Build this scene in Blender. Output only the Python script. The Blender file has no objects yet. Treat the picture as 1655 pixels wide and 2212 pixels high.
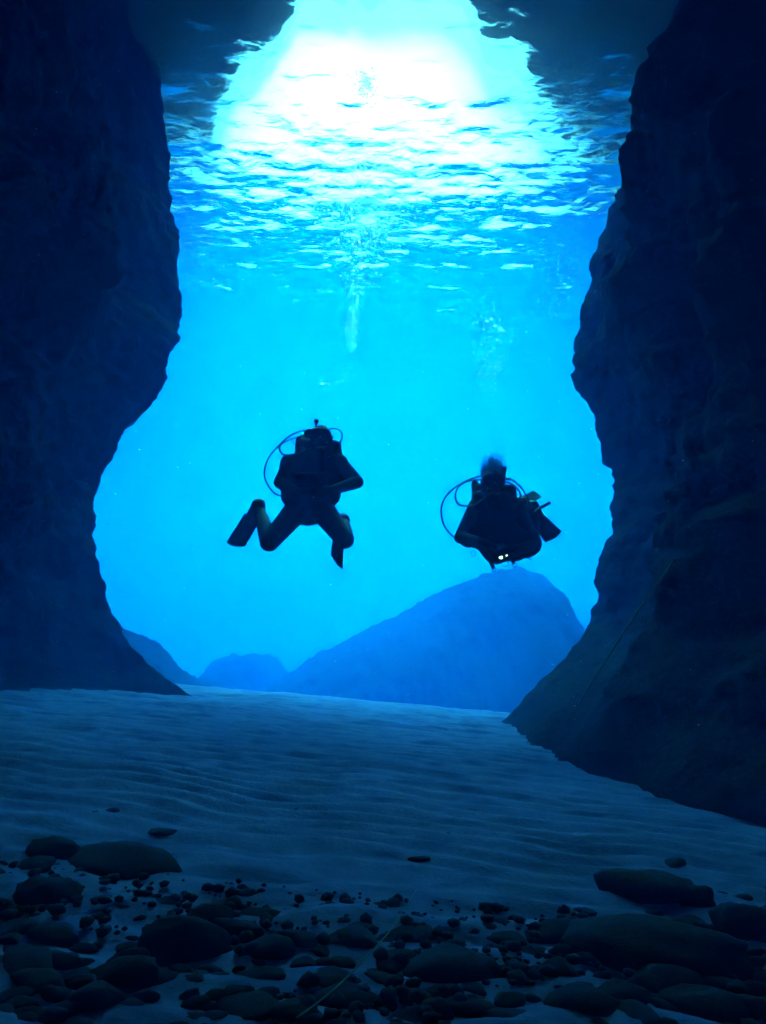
import bpy, bmesh, math, random
import numpy as np
from mathutils import Vector, Matrix, noise

R = math.radians
S = bpy.context.scene
C = S.collection
random.seed(7)
RNG = np.random.default_rng(11)

# ------------------------------------------------------------------ camera
CAM_Z, PITCH, FPX = 0.60, R(15.0), 1441.0
cam_d = bpy.data.cameras.new('camera'); cam = bpy.data.objects.new('camera', cam_d)
C.objects.link(cam); S.camera = cam
cam.location = (0, 0, CAM_Z); cam.rotation_euler = (R(90) + PITCH, 0, 0)
cam_d.sensor_fit = 'VERTICAL'; cam_d.sensor_height = 24.0
cam_d.lens = FPX / 2212.0 * 24.0
cam_d.clip_start = 0.02; cam_d.clip_end = 400

# ------------------------------------------------------------------ sky and sun
SUN_EL, SUN_AZ = R(74), R(170)          # azimuth measured from +Y towards +X
W = bpy.data.worlds.new('World'); S.world = W; W.use_nodes = True
wn = W.node_tree; wn.nodes.clear()
sky = wn.nodes.new('ShaderNodeTexSky'); sky.sky_type = 'NISHITA'; sky.sun_disc = False
sky.sun_elevation = SUN_EL; sky.sun_rotation = SUN_AZ; sky.dust_density = 5.0
bg = wn.nodes.new('ShaderNodeBackground'); bg.inputs['Strength'].default_value = 0.09
wo = wn.nodes.new('ShaderNodeOutputWorld')
wn.links.new(sky.outputs[0], bg.inputs[0]); wn.links.new(bg.outputs[0], wo.inputs[0])
sd = bpy.data.lights.new('sun', 'SUN'); sun = bpy.data.objects.new('sun', sd); C.objects.link(sun)
sd.energy = 5.0; sd.angle = R(34); sd.color = (1.0, 0.96, 0.90)
_dir = Vector((math.sin(SUN_AZ) * math.cos(SUN_EL), math.cos(SUN_AZ) * math.cos(SUN_EL), math.sin(SUN_EL)))
sun.rotation_euler = _dir.to_track_quat('Z', 'Y').to_euler()
sun.location = _dir * 60
S.view_settings.view_transform = 'Standard'; S.view_settings.look = 'None'
S.view_settings.exposure = 5.7; S.view_settings.gamma = 1.0; S.view_settings.use_curve_mapping = False
cy = S.cycles
cy.max_bounces = 8; cy.diffuse_bounces = 2; cy.glossy_bounces = 3; cy.transmission_bounces = 4
cy.volume_bounces = 1; cy.transparent_max_bounces = 16
cy.use_denoising = True
cy.sample_clamp_indirect = 6.0
cy.caustics_reflective = False; cy.caustics_refractive = False

# ------------------------------------------------------------------ helpers
ZS = 8.30                              # height of the water surface
MOUTH = 7.0                            # distance of the cave mouth

def at(px, py, y):
    """the point at distance y (along +Y) in the direction measured at photo position px, py (1655 x 2212)"""
    dx = (px - 827.5) / FPX; dz = -(py - 1106.0) / FPX
    d = Vector((dx, math.cos(PITCH) - dz * math.sin(PITCH), math.sin(PITCH) + dz * math.cos(PITCH)))
    return Vector((0, 0, CAM_Z)) + d * (y / d.y)

def _hash(ix, iy, iz):
    h = (ix * 374761393 + iy * 668265263 + iz * 2147483647 + 1013904223) & 0xFFFFFFFF
    h = ((h ^ (h >> 13)) * 1274126177) & 0xFFFFFFFF
    h = ((h ^ (h >> 16)) * 2246822519) & 0xFFFFFFFF
    return (h ^ (h >> 15)).astype(np.float64) / 4294967295.0

def vnoise(x, y, z):
    x, y, z = np.broadcast_arrays(np.asarray(x, float), np.asarray(y, float), np.asarray(z, float))
    ix, iy, iz = np.floor(x).astype(np.int64), np.floor(y).astype(np.int64), np.floor(z).astype(np.int64)
    fx, fy, fz = x - ix, y - iy, z - iz
    u, v, w = fx*fx*fx*(fx*(fx*6-15)+10), fy*fy*fy*(fy*(fy*6-15)+10), fz*fz*fz*(fz*(fz*6-15)+10)
    def L(a, b, t): return a + (b - a) * t
    g = lambda a, b, c: _hash(ix + a, iy + b, iz + c)
    return L(L(L(g(0,0,0), g(1,0,0), u), L(g(0,1,0), g(1,1,0), u), v),
             L(L(g(0,0,1), g(1,0,1), u), L(g(0,1,1), g(1,1,1), u), v), w) * 2 - 1

def fbm(x, y, z, oct=4, gain=0.5):
    t, a = 0, 1.0
    for k in range(oct):
        t = t + a * vnoise(x + 17.3*k, y - 9.1*k, z + 4.7*k); x, y, z = x*2.03, y*2.03, z*2.03; a *= gain
    return t

def obj(name, me, mat=None, parent=None):
    o = bpy.data.objects.new(name, me); C.objects.link(o)
    if mat is not None and not me.materials: me.materials.append(mat)
    if parent is not None: o.parent = parent
    return o

def tag(o, label=None, cat=None, group=None, kind=None):
    for k, v in (('label', label), ('category', cat), ('group', group), ('kind', kind)):
        if v: o[k] = v
    return o

def thing(name, loc, label, cat, group=None):
    o = bpy.data.objects.new(name, None); C.objects.link(o); o.location = loc; o.empty_display_size = 0.1
    return tag(o, label, cat, group)

def grid_mesh(name, X, Y, Z, smooth=True, flip=False):
    n, m = X.shape
    me = bpy.data.meshes.new(name)
    co = np.stack([X, Y, Z], -1).reshape(-1, 3)
    i = np.arange(n * m).reshape(n, m)
    q = np.stack([i[:-1, :-1], i[1:, :-1], i[1:, 1:], i[:-1, 1:]], -1).reshape(-1, 4)
    if flip: q = q[:, ::-1]
    me.vertices.add(n * m); me.vertices.foreach_set('co', co.ravel())
    me.loops.add(q.size); me.loops.foreach_set('vertex_index', q.ravel().astype(np.int32))
    me.polygons.add(len(q)); me.polygons.foreach_set('loop_start', np.arange(0, q.size, 4, dtype=np.int32))
    me.polygons.foreach_set('use_smooth', np.full(len(q), smooth))
    me.update(); me.validate()
    return me

def steps(*segs):
    """steps((start, stop, step), ...) joined into one increasing list"""
    out = []
    for a, b, s in segs:
        n = max(1, int(round((b - a) / s))); out += list(np.linspace(a, b, n, endpoint=False))
    return np.array(out + [segs[-1][1]])

class Nodes:
    def __init__(self, name):
        self.m = bpy.data.materials.new(name); self.m.use_nodes = True
        self.t = self.m.node_tree; self.t.nodes.clear()
        self.out = self.t.nodes.new('ShaderNodeOutputMaterial')
    def __call__(self, typ, **kw):
        n = self.t.nodes.new('ShaderNode' + typ)
        for k, v in kw.items():
            if k in n.inputs: n.inputs[k].default_value = v
            else: setattr(n, k, v)
        return n
    def link(self, a, b): self.t.links.new(a, b)

def noise_tex(N, scale, detail=6, rough=0.6, src='Object'):
    tc = N('TexCoord'); n = N('TexNoise'); n.inputs['Scale'].default_value = scale
    n.inputs['Detail'].default_value = detail; n.inputs['Roughness'].default_value = rough
    N.link(tc.outputs[src], n.inputs['Vector']); return n

def ramp(N, src, stops):
    r = N('ValToRGB'); e = r.color_ramp.elements
    while len(e) < len(stops): e.new(0.5)
    for k, (p, c) in enumerate(stops):
        e[k].position = p; e[k].color = (*c, 1)
    N.link(src, r.inputs[0]); return r

def mottled(name, stops, scale, rough=0.8, bump=0.3, bscale=None, dist=0.02, spec=0.3):
    N = Nodes(name); b = N('BsdfPrincipled')
    n = noise_tex(N, scale); r = ramp(N, n.outputs[0], stops)
    N.link(r.outputs[0], b.inputs['Base Color']); b.inputs['Roughness'].default_value = rough
    b.inputs['Specular IOR Level'].default_value = spec
    if bump:
        n2 = noise_tex(N, bscale or scale * 4, 8, 0.65); bp = N('Bump'); bp.inputs['Strength'].default_value = bump
        bp.inputs['Distance'].default_value = dist
        N.link(n2.outputs[0], bp.inputs['Height']); N.link(bp.outputs[0], b.inputs['Normal'])
    N.link(b.outputs[0], N.out.inputs[0]); return N.m

M = {}
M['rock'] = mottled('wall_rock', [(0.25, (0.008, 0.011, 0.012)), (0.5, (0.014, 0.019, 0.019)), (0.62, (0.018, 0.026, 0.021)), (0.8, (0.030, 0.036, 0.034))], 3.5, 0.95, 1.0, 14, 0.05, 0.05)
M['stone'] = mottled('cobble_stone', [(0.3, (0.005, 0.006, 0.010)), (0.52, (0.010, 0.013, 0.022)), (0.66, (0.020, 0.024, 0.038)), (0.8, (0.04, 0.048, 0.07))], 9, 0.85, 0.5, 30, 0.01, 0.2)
N = Nodes('sea_sand'); b = N('BsdfPrincipled'); b.inputs['Roughness'].default_value = 0.95; b.inputs['Specular IOR Level'].default_value = 0.1
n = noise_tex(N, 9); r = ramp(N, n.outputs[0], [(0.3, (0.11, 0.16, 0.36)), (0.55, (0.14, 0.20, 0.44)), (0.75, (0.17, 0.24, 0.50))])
tc = N('TexCoord'); mp = N('Mapping'); mp.inputs['Scale'].default_value = (2.6, 7.5, 1.0); mp.inputs['Rotation'].default_value = (0, 0, 0.12); N.link(tc.outputs['Object'], mp.inputs[0])
n2 = N('TexNoise'); n2.inputs['Scale'].default_value = 1.0; n2.inputs['Detail'].default_value = 7; n2.inputs['Roughness'].default_value = 0.62; N.link(mp.outputs[0], n2.inputs['Vector'])
r2 = ramp(N, n2.outputs[0], [(0.34, (0.42, 0.45, 0.45)), (0.52, (0.95, 0.95, 0.95)), (0.7, (1.0, 1.0, 1.0))])   # dark silt and weed crumbs
m = N('Mix'); m.data_type = 'RGBA'; m.blend_type = 'MULTIPLY'; m.inputs[0].default_value = 1.0
N.link(r.outputs[0], m.inputs[6]); N.link(r2.outputs[0], m.inputs[7]); N.link(m.outputs[2], b.inputs['Base Color'])
n3 = noise_tex(N, 60, 8, 0.65); bp = N('Bump'); bp.inputs['Strength'].default_value = 0.6; bp.inputs['Distance'].default_value = 0.01; N.link(n3.outputs[0], bp.inputs['Height']); N.link(bp.outputs[0], b.inputs['Normal'])
N.link(b.outputs[0], N.out.inputs[0]); M['sand'] = N.m

M['far_rock'] = mottled('darkened_rock', [(0.3, (0.005, 0.008, 0.009)), (0.7, (0.012, 0.018, 0.020))], 3.5, 0.95, 1.0, 10, 0.05, 0.05)  # wall rock darkened so the sunlit far rocks stay hazy blue
# water body: volume only
N = Nodes('sea_water_body')
v = N('VolumePrincipled')
v.inputs['Color'].default_value = (0.0, 0.055, 0.28, 1)
v.inputs['Absorption Color'].default_value = (0.0, 0.46, 0.70, 1)
v.inputs['Density'].default_value = 0.28
v.inputs['Anisotropy'].default_value = 0.0
N.link(v.outputs[0], N.out.inputs['Volume'])
M['body'] = N.m

# rippled surface seen from below: clear inside Snell's window, mirror outside it
N = Nodes('rippled_water')
tc = N('TexCoord'); mp = N('Mapping'); mp.inputs['Scale'].default_value = (1.0, 1.7, 1.0)
N.link(tc.outputs['Object'], mp.inputs[0])
n1 = N('TexNoise'); n1.inputs['Scale'].default_value = 5.5; n1.inputs['Detail'].default_value = 5; n1.inputs['Distortion'].default_value = 0.6
N.link(mp.outputs[0], n1.inputs['Vector'])
bp = N('Bump'); bp.inputs['Strength'].default_value = 0.15; bp.inputs['Distance'].default_value = 0.05
N.link(n1.outputs[0], bp.inputs['Height'])
fr = N('Fresnel'); fr.inputs['IOR'].default_value = 1.333; N.link(bp.outputs[0], fr.inputs['Normal'])
gl = N('BsdfGlossy'); gl.inputs['Roughness'].default_value = 0.05; N.link(bp.outputs[0], gl.inputs['Normal'])
tr = N('BsdfTransparent'); tl = N('BsdfTranslucent'); N.link(bp.outputs[0], tl.inputs['Normal'])
rf = N('BsdfRefraction'); rf.inputs['IOR'].default_value = 1.333; rf.inputs['Roughness'].default_value = 0.10; N.link(bp.outputs[0], rf.inputs['Normal'])
m0 = N('MixShader'); m0.inputs[0].default_value = 0.8; N.link(tr.outputs[0], m0.inputs[1]); N.link(rf.outputs[0], m0.inputs[2])
mt = N('MixShader'); mt.inputs[0].default_value = 0.28
N.link(m0.outputs[0], mt.inputs[1]); N.link(tl.outputs[0], mt.inputs[2])
mx = N('MixShader'); N.link(fr.outputs[0], mx.inputs[0]); N.link(mt.outputs[0], mx.inputs[1]); N.link(gl.outputs[0], mx.inputs[2])
N.link(mx.outputs[0], N.out.inputs['Surface'])
M['surface'] = N.m

# ------------------------------------------------------------------ water surface, water body, sand
def sand_z(x, y):
    x = np.asarray(x, float); y = np.asarray(y, float)
    z = 0.055 * np.minimum(y, 8.6) - 0.085 * np.clip(x, -4.5, 4) - 0.02
    d = np.maximum(y - 8.3, 0)
    return z - 1.3 * (1 - np.exp(-(d / 6.0) ** 2)) - 0.01 * d

def ripple(x, y):
    w = fbm(x * 0.45, y * 0.4, 3.0, 2) * 0.32 + 0.10 * x + fbm(x * 2.0, y * 1.2, 8.0, 2) * 0.10
    yy = np.maximum(y + w * 0.7, 0.3); ph = np.log(0.09 + 0.020 * yy) / 0.020; sc = 0.09 + 0.020 * yy
    s = 1 - np.abs(((ph % 1.0) * 2 - 1)) ** 1.15
    br = 0.55 + 0.45 * np.clip(0.5 + 0.9 * fbm(x * 1.1, y * 2.3, 5.5, 3), 0, 1)
    return 0.20 * sc * s * br * np.clip((10.5 - y) / 3, 0, 1) * (0.25 + 0.75 * np.clip((1.75 - x) / 0.5, 0, 1)) + 0.010 * fbm(x * 2.6, y * 4.4, 1.0, 4)

xs = steps((-44, -8, 2), (-8, -3.6, .12), (-3.6, 3.2, 0.026), (3.2, 8, .12), (8, 44, 2))
ys = steps((-7, 0.6, 0.4), (0.6, 6, 0.018), (6, 10.5, 0.035), (10.5, 22, 0.4), (22, 69, 2))
X, Y = np.meshgrid(xs, ys, indexing='ij')
fade = np.clip((14 - Y) / 4, 0, 1)
Z = sand_z(X, Y) + ripple(X, Y) * fade
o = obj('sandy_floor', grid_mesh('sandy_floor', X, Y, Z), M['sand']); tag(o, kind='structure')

def waves(x, y):
    """short choppy wavelets, longer across the view than along it"""
    z = 0
    for (lx, ly, a, k) in ((1.2, 0.70, .0058, 0), (0.60, 0.38, .0052, 1), (0.34, 0.22, .0040, 2), (0.20, 0.14, .0022, 3)):
        u = x + 0.35 * y * (0.4 if k % 2 else -0.25)
        n = vnoise(u / lx + 3.1 * k, y / ly, 11.0 + k); m = vnoise(u / (lx * .8), y / (ly * .8) + 7.7, 31.0 + k)
        z = z + a * (1.0 - 2.2 * np.abs(n)) + a * 0.7 * m
    return z

xs = steps((-44, -10, 1.5), (-10, -5, .2), (-5, 5, 0.05), (5, 10, .2), (10, 44, 1.5))
ys = steps((-7, 4, 0.8), (4, 13, 0.04), (13, 22, 0.055), (22, 32, 0.11), (32, 69, 1.5))
X, Y = np.meshgrid(xs, ys, indexing='ij')
o = obj('water_surface', grid_mesh('water_surface', X, Y, ZS + waves(X, Y)), M['surface']); tag(o, kind='structure')

bm = bmesh.new()
bmesh.ops.create_cube(bm, size=1.0)
for w in bm.verts:
    w.co = Vector((w.co.x * 90, 31 + w.co.y * 78, (ZS + 0.16) if w.co.z > 0 else -4.5))
me = bpy.data.meshes.new('haze'); bm.to_mesh(me); bm.free()
o = obj('haze', me, M['body']); tag(o, kind='stuff')

# ------------------------------------------------------------------ cave walls
LEFT = [(250,-60),(300,20),(335,100),(352,200),(366,300),(376,400),(383,500),(390,600),(398,650),(392,710),(380,760),(355,830),(318,880),(278,918),(262,960),(240,1000),
        (214,1050),(208,1090),(215,1135),(206,1160),(212,1210),(222,1260),(238,1302),(258,1345),(285,1395),(325,1438),(378,1475),(425,1510),(470,1560)]
RIGHT = [(1462,-60),(1440,20),(1425,90),(1408,170),(1385,260),(1360,350),(1330,430),(1298,520),(1265,600),(1240,680),(1232,720),(1240,768),(1232,812),(1245,850),(1270,880),
         (1285,905),(1290,960),(1297,995),(1318,1008),(1325,1040),(1330,1080),(1322,1110),(1325,1150),(1308,1180),(1290,1210),(1284,1240),(1286,1290),(1275,1335),
         (1248,1385),(1210,1430),(1168,1470),(1125,1513),(1082,1560),(1050,1610)]

def profile(pts):
    p = [at(a, b, MOUTH) for a, b in pts][::-1]
    zz = np.array([q.z for q in p]); xx = np.array([q.x for q in p])
    return zz, xx

def wall(name, pts, side, near_shift, label):
    zz, xx = profile(pts)
    zs = steps((-1.2, ZS + 0.13, 0.035))
    # plan path: inside the cave, round the lip, then away along the outer cliff
    ts = steps((-7.0, 2.0, 0.16), (2.0, MOUTH, 0.07), (MOUTH, MOUTH + 1.2, 0.04), (MOUTH + 1.2, MOUTH + 6, 0.25), (MOUTH + 6, MOUTH + 34, 1.5))
    T, Zg = np.meshgrid(ts, zs, indexing='ij')
    P = np.interp(Zg, zz, xx)
    a = np.maximum(T - MOUTH, 0)                        # distance past the lip
    inn = np.clip((MOUTH - T) / MOUTH, 0, 2)
    Yg = np.where(T < MOUTH, T, MOUTH + 1.9 * (1 - np.exp(-a * 0.55)) + 0.10 * a)
    out = np.where(T < MOUTH, near_shift(T, Zg) * 1.0, 0.55 * (np.sqrt(a * a + 0.16) - 0.4) + 0.42 * a)
    Xg = P + side * out
    # rock relief pushed mostly outward so that the opening keeps its outline
    big = fbm(Xg * 0.45 + 5 * side, Yg * 0.45, Zg * 0.45, 3)
    mid = fbm(Xg * 1.6, Yg * 1.6, Zg * 1.6 + 9 * side, 4)
    fin = fbm(Xg * 6.0, Yg * 6.0, Zg * 6.0, 3)
    lump = np.abs(fbm(Xg * 2.3, Yg * 2.3, Zg * 2.7, 3)) * (0.3 + 1.4 * np.clip(0.4 + vnoise(Xg * .9, Yg * .9, Zg * 1.1), 0, 1))
    away = np.clip(np.abs(T - MOUTH) / 1.5, 0, 1)
    low = np.clip((Zg - 0.5) / 1.2, 0.0, 1)
    pit = np.abs(vnoise(Xg * 9, Yg * 9, Zg * 9)); dsp = 0.55 * big * away + 0.20 * mid * (0.35 + 0.65 * away) * (0.25 + 0.75 * low) + (0.055 * fin + 0.035 * pit + 0.12 * lump) * (0.4 + 0.6 * low) * (0.5 + 0.5 * away) + 0.018 * fbm(Xg * 17, Yg * 17, Zg * 17, 2)
    Xg = Xg + side * dsp
    Yg = Yg + 0.16 * low * mid * np.clip((MOUTH + 8 - T) / 4, 0, 1)
    o = obj(name, grid_mesh(name, Xg, Yg, Zg, flip=(side < 0)), M['rock'])
    tag(o, label, 'rock wall'); return o

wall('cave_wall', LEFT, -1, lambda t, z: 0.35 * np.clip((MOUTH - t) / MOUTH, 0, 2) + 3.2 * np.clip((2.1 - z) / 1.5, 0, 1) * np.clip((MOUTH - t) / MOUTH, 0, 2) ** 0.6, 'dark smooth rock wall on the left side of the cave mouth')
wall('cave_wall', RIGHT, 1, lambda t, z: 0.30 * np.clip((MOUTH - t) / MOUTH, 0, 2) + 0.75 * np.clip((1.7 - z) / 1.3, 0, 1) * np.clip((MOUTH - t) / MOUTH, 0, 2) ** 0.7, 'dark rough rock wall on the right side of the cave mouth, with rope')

# back of the cave behind the camera
xs = steps((-4.5, 4.5, 0.3)); zs = steps((-1.2, ZS + 0.13, 0.3))
X, Z = np.meshgrid(xs, zs, indexing='ij')
Yb = -5.6 + 0.6 * fbm(X * .5, 2.0, Z * .5, 4)
o = obj('cave_back_wall', grid_mesh('cave_back_wall', X, Yb, Z), M['rock']); tag(o, 'dark rock wall closing the cave behind the divers', 'rock wall')

# rock arch above the water: the cave roof, its lip curved like the opening
lip_x = np.array([-12, -6, -4.5, -3.3, -2.8, -2.5, -2.2, -1.9, -1.6, -1.4, -1.2, -1.05, -0.5, 0.2, 0.8, 1.0, 1.2, 1.45, 1.75, 2.05, 2.4, 2.75, 3.3, 4.6, 6, 12])
lip_y = np.array([13.5, 12, 11, 9.6, 8.6, 8.0, 7.5, 7.1, 6.85, 6.5, 6.15, 5.95, 5.9, 5.9, 5.95, 6.15, 6.5, 6.75, 7.05, 7.4, 7.9, 8.6, 9.6, 11, 12, 13.5])
xs = steps((-12, -4, .5), (-4, 4, 0.05), (4, 12, .5))
vs = np.linspace(0, 1, 60)
X, V = np.meshgrid(xs, vs, indexing='ij')
LY = np.interp(X + 0.03 * fbm(X * 5.0, 9.0, 1.0, 3), lip_x, lip_y + 0.42) + 0.10 * fbm(X * 2.0, 0.0, 7.0, 2) * np.clip(np.abs(X) / 1.2, 0.15, 1) + 0.06 * fbm(X * 4.5, 3.0, 7.0, 4)
zb = ZS + 0.28 + 0.16 * (1 + fbm(X * .8, V * 6, 2.0, 3))
Yr = np.where(V < 0.5, -7 + (LY + 7) * (V / 0.5), LY - 0.10 * (V - 0.5) * 8)
Zr = np.where(V < 0.5, zb, zb + (V - 0.5) * 2 * 1.5)
Yr = Yr + np.where(V >= 0.5, 0.4 * fbm(X * .7, Yr * .1, Zr * .7, 4), 0)
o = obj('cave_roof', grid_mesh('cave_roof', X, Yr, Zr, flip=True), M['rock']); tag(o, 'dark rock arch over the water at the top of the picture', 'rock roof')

# sloping ceiling added out of view over the camera, to darken the near cave
xs = steps((-4.6, 4.6, 0.12)); ts = steps((-6.0, 0, 0.3), (0, 4.95, 0.12))
X, T = np.meshgrid(xs, ts, indexing='ij')
Zc = np.where(T < 0, 2.3, 2.3 + 1.235 * T) + 0.22 * fbm(X * .8, T * .8, 1.0, 4) * np.clip((5.2 - T) / 1.5, 0, 1) - 0.03
Zc = np.minimum(Zc, ZS + 0.10)
o = obj('added_ceiling', grid_mesh('added_ceiling', X, T, Zc, flip=True), M['rock']); tag(o, 'added unseen rock slope that keeps light off the near cave floor', 'added ceiling')

# ------------------------------------------------------------------ far rocks
def heap(name, cx, cyy, top, wl, wr, depth, hgt, label, seed, pw=1.0):
    n, m = 120, 60
    U, V = np.meshgrid(np.linspace(-1, 1, n), np.linspace(-1, 1, m), indexing='ij')
    X = cx + np.where(U < 0, U * wl, U * wr); Y = cyy + V * depth
    return X, Y, U, V
def far_rock(name, ridge, y0, depth, label, seed):
    """ridge: photo outline from left to right, set at distance y0"""
    p = [at(a, b, y0) for a, b in ridge]
    rx = np.array([q.x for q in p]); rz = np.array([q.z for q in p])
    xs = np.linspace(rx[0], rx[-1], 260); vs = np.linspace(-1, 1, 110)
    X, V = np.meshgrid(xs, vs, indexing='ij')
    top = np.interp(X, rx, rz); base = -2.2
    Y = y0 + V * depth
    Z = base + (top - base) * np.sqrt(np.clip(1 - np.abs(V) ** 2.2, 0, 1))
    r = fbm(X * .9 + seed, Y * .9, Z * .9, 5)
    Z = Z + 0.12 * r * (1 - V * V) + 0.05 * fbm(X * 5, Y * 5, Z * 5, 4); Y = Y + 0.3 * r
    o = obj(name, grid_mesh(name, X, Y, Z), M['far_rock']); tag(o, label, 'rock'); return o
far_rock('boulder', [(520,1580),(600,1470),(680,1420),(760,1380),(830,1350),(880,1325),(940,1290),(1000,1258),(1050,1240),(1110,1232),(1160,1246),(1195,1280),(1215,1330),(1235,1385),(1260,1420),(1300,1500),(1340,1600)],
         15.0, 3.0, 'large hazy blue boulder on the seabed under the right diver', 3.0)
far_rock('boulder', [(120,1250),(190,1305),(240,1338),(300,1380),(360,1412),(420,1448),(490,1492),(570,1565)], 12.5, 1.9, 'sloping rock foot running down to the sand from the left wall', 5.0)
far_rock('boulder', [(380,1560),(430,1470),(470,1425),(510,1410),(560,1412),(592,1425),(625,1470),(680,1560)], 16.5, 1.8, 'low faint hump of rock far off, left of the large boulder', 9.0)

# ------------------------------------------------------------------ small builders
def cr(pts, n=10):
    """smooth path through the points (Catmull-Rom)"""
    p = [Vector(q) for q in pts]; p = [p[0] * 2 - p[1]] + p + [p[-1] * 2 - p[-2]]; out = []
    for i in range(1, len(p) - 2):
        for k in range(n):
            t = k / n; a, b, c, d = p[i-1], p[i], p[i+1], p[i+2]
            out.append(0.5 * ((2*b) + (c - a)*t + (2*a - 5*b + 4*c - d)*t*t + (3*b - a - 3*c + d)*t*t*t))
    return out + [p[-2]]

def tube(bm, path, r, seg=8, closed=False, taper=1.0):
    rings = []; n = len(path)
    for i, p in enumerate(path):
        a = path[(i - 1) % n] if (closed or i > 0) else p; b = path[(i + 1) % n] if (closed or i < n - 1) else p
        t = (b - a).normalized() if (b - a).length > 1e-9 else Vector((0, 0, 1))
        u = t.cross(Vector((0.13, 0.97, 0.21))).normalized(); v = t.cross(u)
        rr = r * (1 + (taper - 1) * i / max(1, n - 1))
        rings.append([bm.verts.new(p + (u * math.cos(2*math.pi*k/seg) + v * math.sin(2*math.pi*k/seg)) * rr) for k in range(seg)])
    for i in range(n if closed else n - 1):
        A, B = rings[i], rings[(i + 1) % n]
        for k in range(seg): bm.faces.new((A[k], A[(k+1) % seg], B[(k+1) % seg], B[k]))
    if not closed:
        bm.faces.new(rings[0][::-1]); bm.faces.new(rings[-1])

def finish(bm, name, mat, parent=None, smooth=True, bevel=0):
    bmesh.ops.recalc_face_normals(bm, faces=bm.faces[:])
    me = bpy.data.meshes.new(name); bm.to_mesh(me); bm.free()
    if smooth: me.polygons.foreach_set('use_smooth', np.ones(len(me.polygons), bool))
    return obj(name, me, mat, parent)

def ball(bm, c, r, rot=None, sub=2):
    m = Matrix.Translation(c) @ (rot.to_4x4() if rot is not None else Matrix.Identity(4)) @ Matrix.Diagonal((*(r if hasattr(r, '__len__') else (r, r, r)), 1))
    bmesh.ops.create_icosphere(bm, subdivisions=sub, radius=1.0, matrix=m)

def caps(bm, a, b, ra, rb, sub=2):
    """tapered limb: hull of two balls"""
    t = bmesh.new(); ball(t, a, ra, sub=sub); ball(t, b, rb, sub=sub)
    r = bmesh.ops.convex_hull(t, input=t.verts[:])
    bmesh.ops.delete(t, geom=list({g for g in r['geom_interior'] + r['geom_unused'] if isinstance(g, bmesh.types.BMVert)}), context='VERTS')
    me = bpy.data.meshes.new('t'); t.to_mesh(me); t.free(); bm.from_mesh(me); bpy.data.meshes.remove(me)

def melt(bm, name, voxel, it, mat, parent=None, fac=0.5):
    """one continuous skin over all the volumes in bm"""
    bmesh.ops.recalc_face_normals(bm, faces=bm.faces[:])
    me = bpy.data.meshes.new('t'); bm.to_mesh(me); bm.free()
    o = bpy.data.objects.new('t', me); C.objects.link(o)
    m = o.modifiers.new('r', 'REMESH'); m.mode = 'VOXEL'; m.voxel_size = voxel
    k = o.modifiers.new('s', 'SMOOTH'); k.factor = fac; k.iterations = it
    dg = bpy.context.evaluated_depsgraph_get()
    out = bpy.data.meshes.new_from_object(o.evaluated_get(dg)); out.name = name
    bpy.data.objects.remove(o); bpy.data.meshes.remove(me)
    out.polygons.foreach_set('use_smooth', np.ones(len(out.polygons), bool))
    out.materials.clear()
    return obj(name, out, mat, parent)

def lathe(bm, c, axis, prof, seg=16):
    """turned shape: prof = [(distance along axis, radius), ...]"""
    ax = Vector(axis).normalized(); u = ax.orthogonal().normalized(); v = ax.cross(u); rings = []
    for d, r in prof:
        rings.append([bm.verts.new(Vector(c) + ax * d + (u * math.cos(2*math.pi*k/seg) + v * math.sin(2*math.pi*k/seg)) * max(r, 1e-4)) for k in range(seg)])
    for A, B in zip(rings, rings[1:]):
        for k in range(seg): bm.faces.new((A[k], A[(k+1) % seg], B[(k+1) % seg], B[k]))
    bm.faces.new(rings[0][::-1]); bm.faces.new(rings[-1])

M['neoprene'] = mottled('neoprene', [(0.3, (0.012, 0.013, 0.016)), (0.7, (0.025, 0.027, 0.032))], 14, 0.75, 0.25, 60, 0.003, 0.25)
M['vest'] = mottled('vest_fabric', [(0.3, (0.010, 0.011, 0.014)), (0.7, (0.022, 0.024, 0.03))], 20, 0.8, 0.3, 90, 0.003, 0.25)
M['rubber'] = mottled('black_rubber', [(0.3, (0.012, 0.012, 0.013)), (0.7, (0.02, 0.02, 0.022))], 30, 0.5, 0.0)
M['fin'] = mottled('fin_rubber', [(0.3, (0.02, 0.022, 0.026)), (0.7, (0.035, 0.038, 0.045))], 12, 0.55, 0.1)
M['palefin'] = mottled('pale_fin_plastic', [(0.3, (0.40, 0.42, 0.38)), (0.7, (0.50, 0.52, 0.46))], 12, 0.5, 0.1)
M['steel'] = mottled('tank_paint', [(0.3, (0.05, 0.055, 0.06)), (0.7, (0.08, 0.085, 0.09))], 8, 0.4, 0.1)
M['skin'] = mottled('face_skin', [(0.3, (0.22, 0.13, 0.09)), (0.7, (0.28, 0.17, 0.12))], 30, 0.5, 0.1)
M['hair'] = mottled('blond_hair', [(0.3, (0.10, 0.07, 0.035)), (0.7, (0.18, 0.13, 0.07))], 40, 0.6, 0.0)
N = Nodes('chrome'); b = N('BsdfPrincipled'); b.inputs['Base Color'].default_value = (0.6, 0.6, 0.6, 1); b.inputs['Metallic'].default_value = 1; b.inputs['Roughness'].default_value = 0.25
N.link(b.outputs[0], N.out.inputs[0]); M['chrome'] = N.m
N = Nodes('mask_lens'); b = N('BsdfPrincipled'); b.inputs['Base Color'].default_value = (0.02, 0.025, 0.03, 1); b.inputs['Roughness'].default_value = 0.08
N.link(b.outputs[0], N.out.inputs[0]); M['lens'] = N.m
N = Nodes('speck_glow'); e = N('Emission'); e.inputs['Color'].default_value = (1.0, 0.92, 0.45, 1); e.inputs['Strength'].default_value = 0.22
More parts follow.
